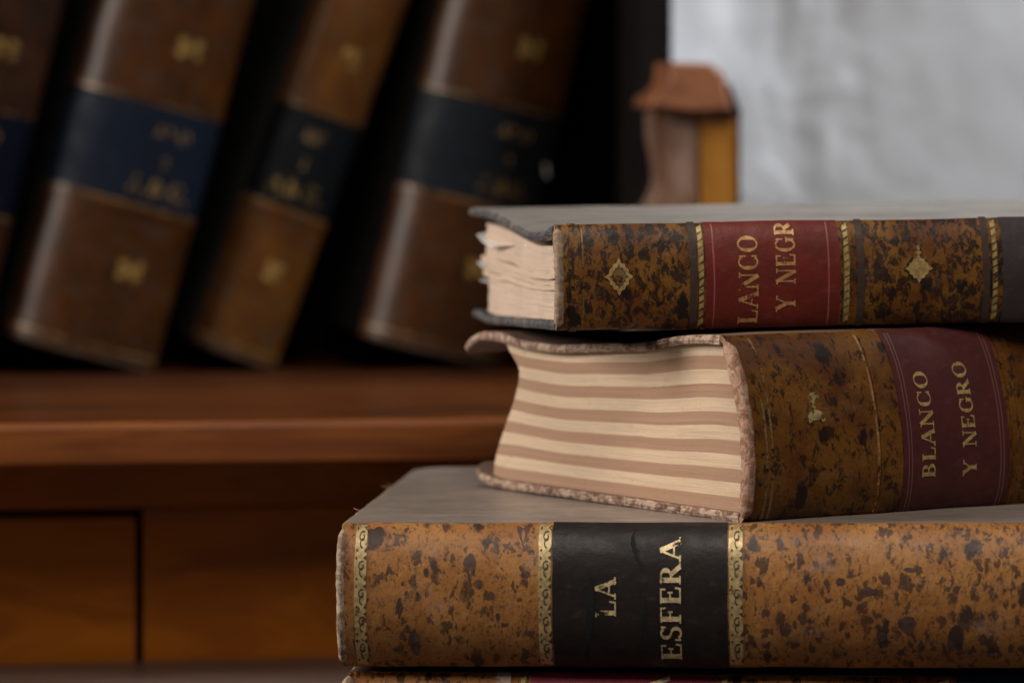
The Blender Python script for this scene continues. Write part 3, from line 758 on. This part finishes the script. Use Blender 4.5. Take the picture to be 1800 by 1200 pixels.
MARK2 = NT('pale_tooled_line').fin((.36,.09,.075), .45)
for x in (5.72, 9.95): fillet(A, x, lA, MARK2, .05, off=.048, name='tooled_line')
RIMG = plain_leather('greyed_rib_leather', (.075,.045,.032), (.17,.12,.10), wear=.6, seed=8)
for x in (5.0, 10.62+.55, 15.85): A.patch('spine_rib', RIMG, x-.16, x+.1, 0, 1, .05)
for x in (5.25, 10.62, 16.15): beaded(A, x, .23)
for x in (.7, .95): fillet(A, x, rA, GOLD_DIM, .05)
A.patch('spine_rib', CALF_A, .45, .75, 0, 1, .05)
lA2 = A.patch('spine_label', GREYL, 16.45, 21.5, 0., 1., .035); tag(lA2, 'greyish brown spine label')
A.polys('gilt_ornament', GOLD_SOFT, quatre(2.25, .50, .50, .175, .66), .03)
A.polys('gilt_ornament', GOLD_DIM, quatre(2.25, .50, .30, .105, .05), .03)
A.polys('gilt_ornament', GOLD_SOFT, quatre(13.3, .53, .50, .13, .05, .1)+disc(13.3,.73,.07,.03,8)+disc(13.3,.68,.1,.02,8), .03)

# ================================================================== BOOKS LEANING IN THE NICHE
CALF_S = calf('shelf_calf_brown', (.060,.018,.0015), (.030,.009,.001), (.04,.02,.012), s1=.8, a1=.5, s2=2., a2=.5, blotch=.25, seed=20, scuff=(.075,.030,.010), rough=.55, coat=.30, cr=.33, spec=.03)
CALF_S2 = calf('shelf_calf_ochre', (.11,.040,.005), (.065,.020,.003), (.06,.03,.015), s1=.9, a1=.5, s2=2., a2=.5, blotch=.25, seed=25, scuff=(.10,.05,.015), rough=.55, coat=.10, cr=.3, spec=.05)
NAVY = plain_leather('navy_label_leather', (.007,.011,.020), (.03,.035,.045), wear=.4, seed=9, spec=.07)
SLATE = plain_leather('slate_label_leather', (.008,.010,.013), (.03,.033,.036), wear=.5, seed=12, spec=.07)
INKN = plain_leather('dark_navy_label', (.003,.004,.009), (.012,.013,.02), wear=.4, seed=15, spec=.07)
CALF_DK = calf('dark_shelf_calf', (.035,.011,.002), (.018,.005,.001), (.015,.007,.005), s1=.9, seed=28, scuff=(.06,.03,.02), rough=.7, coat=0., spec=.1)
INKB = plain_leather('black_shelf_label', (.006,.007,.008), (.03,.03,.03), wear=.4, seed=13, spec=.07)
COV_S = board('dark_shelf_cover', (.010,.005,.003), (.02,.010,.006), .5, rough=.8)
EDGE_S = frayed('dark_shelf_board_edge', (.05,.028,.016), (.03,.015,.008), (.09,.05,.03))
def standing(px, py, Z, lean, T, b, calfm, lab, labmat, yaw=9., txt=True, zlift=0., L=29., lab0=7.9, lab1=12.8, gq=.34, g0=4.6, g1=15.9, tq=(.56,.16)):
    X = (px-900)/7500*Z; Y = Z-150; z = SZ1+.02
    u = Vector((math.cos(math.radians(yaw)), math.sin(math.radians(yaw)), 0)); v = Vector((-u.y, u.x, 0)); k = Vector((0,0,1)); a = math.radians(lean)
    ex = u*math.sin(a)+k*math.cos(a); ez = -u*math.cos(a)+k*math.sin(a)
    m = Matrix(((ex.x, v.x, ez.x, X*CM), (ex.y, v.y, ez.y, Y*CM), (ex.z, v.z, ez.z, z*CM), (0,0,0,1)))
    r = empty('shelved_book', m, lab, 'book', 'old leather books leaning in the bureau niche')
    K = Book(r, L, 19, T, b, pw=(2.0,.62), bt=.3)
    K.spine(calfm, EDGE_S, .03, n=60); K.headcap(EDGE_S, .06, .16); K.cover('front_cover', True, COV_S, EDGE_S, rad=.5); K.cover('back_cover', False, COV_S, EDGE_S, rad=.5)
    K.pages(PAGE_C, ns=30)
    la = K.patch('spine_label', labmat, lab0, lab1, 0, 1, .035, nx=14)
    for x in (lab0-.35, lab1+.35): K.patch('spine_rib', calfm, x-.2, x+.2, 0, 1, .07)
    for x in (.6, lab0-.12, lab1+.12): fillet(K, x, r, GOLD_DIM, .1)
    if txt:
        q0, q1 = tq; c = (q0+q1)/2; h = .8
        K.text_across('A.B.C.', lab0+.55, q0, q1, h, GOLD_OLD, la)
        K.text_across('I', lab0+2.0, c+.03, c-.03, .5, GOLD_DIM, la); K.text_across('ANO', lab1-1.5, c+.12, c-.12, .6, GOLD_DIM, la)
    for gx in (g0, g1, 22.5):
        P = []
        for (dx, dq) in ((0,0),(.28,.05),(.28,-.05),(-.28,.05),(-.28,-.05)): P += disc(gx+dx, gq+dq, .26, .26/T, 10, .1)
        K.polys('gilt_ornament', GOLD_OLD, P, .03)
    return r, K
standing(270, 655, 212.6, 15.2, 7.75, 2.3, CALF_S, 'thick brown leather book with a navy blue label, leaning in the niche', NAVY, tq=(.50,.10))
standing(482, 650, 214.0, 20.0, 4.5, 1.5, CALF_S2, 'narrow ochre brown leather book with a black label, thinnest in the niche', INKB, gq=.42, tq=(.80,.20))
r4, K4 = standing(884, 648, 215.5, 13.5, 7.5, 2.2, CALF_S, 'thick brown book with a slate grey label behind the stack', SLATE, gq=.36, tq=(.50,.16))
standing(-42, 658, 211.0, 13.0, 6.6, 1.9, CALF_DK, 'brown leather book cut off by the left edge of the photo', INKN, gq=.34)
# thin pale strip at the far board of the slate-label book
sheet('pale_strip', [(12.6,-.9,.9),(12.6,-.8,.8),(11.6,-.9,.62),(11.6,-.8,.5),(10.8,-.95,.6),(10.8,-.85,.5),(9.9,-.9,.25),(9.9,-.8,.15)], r4)
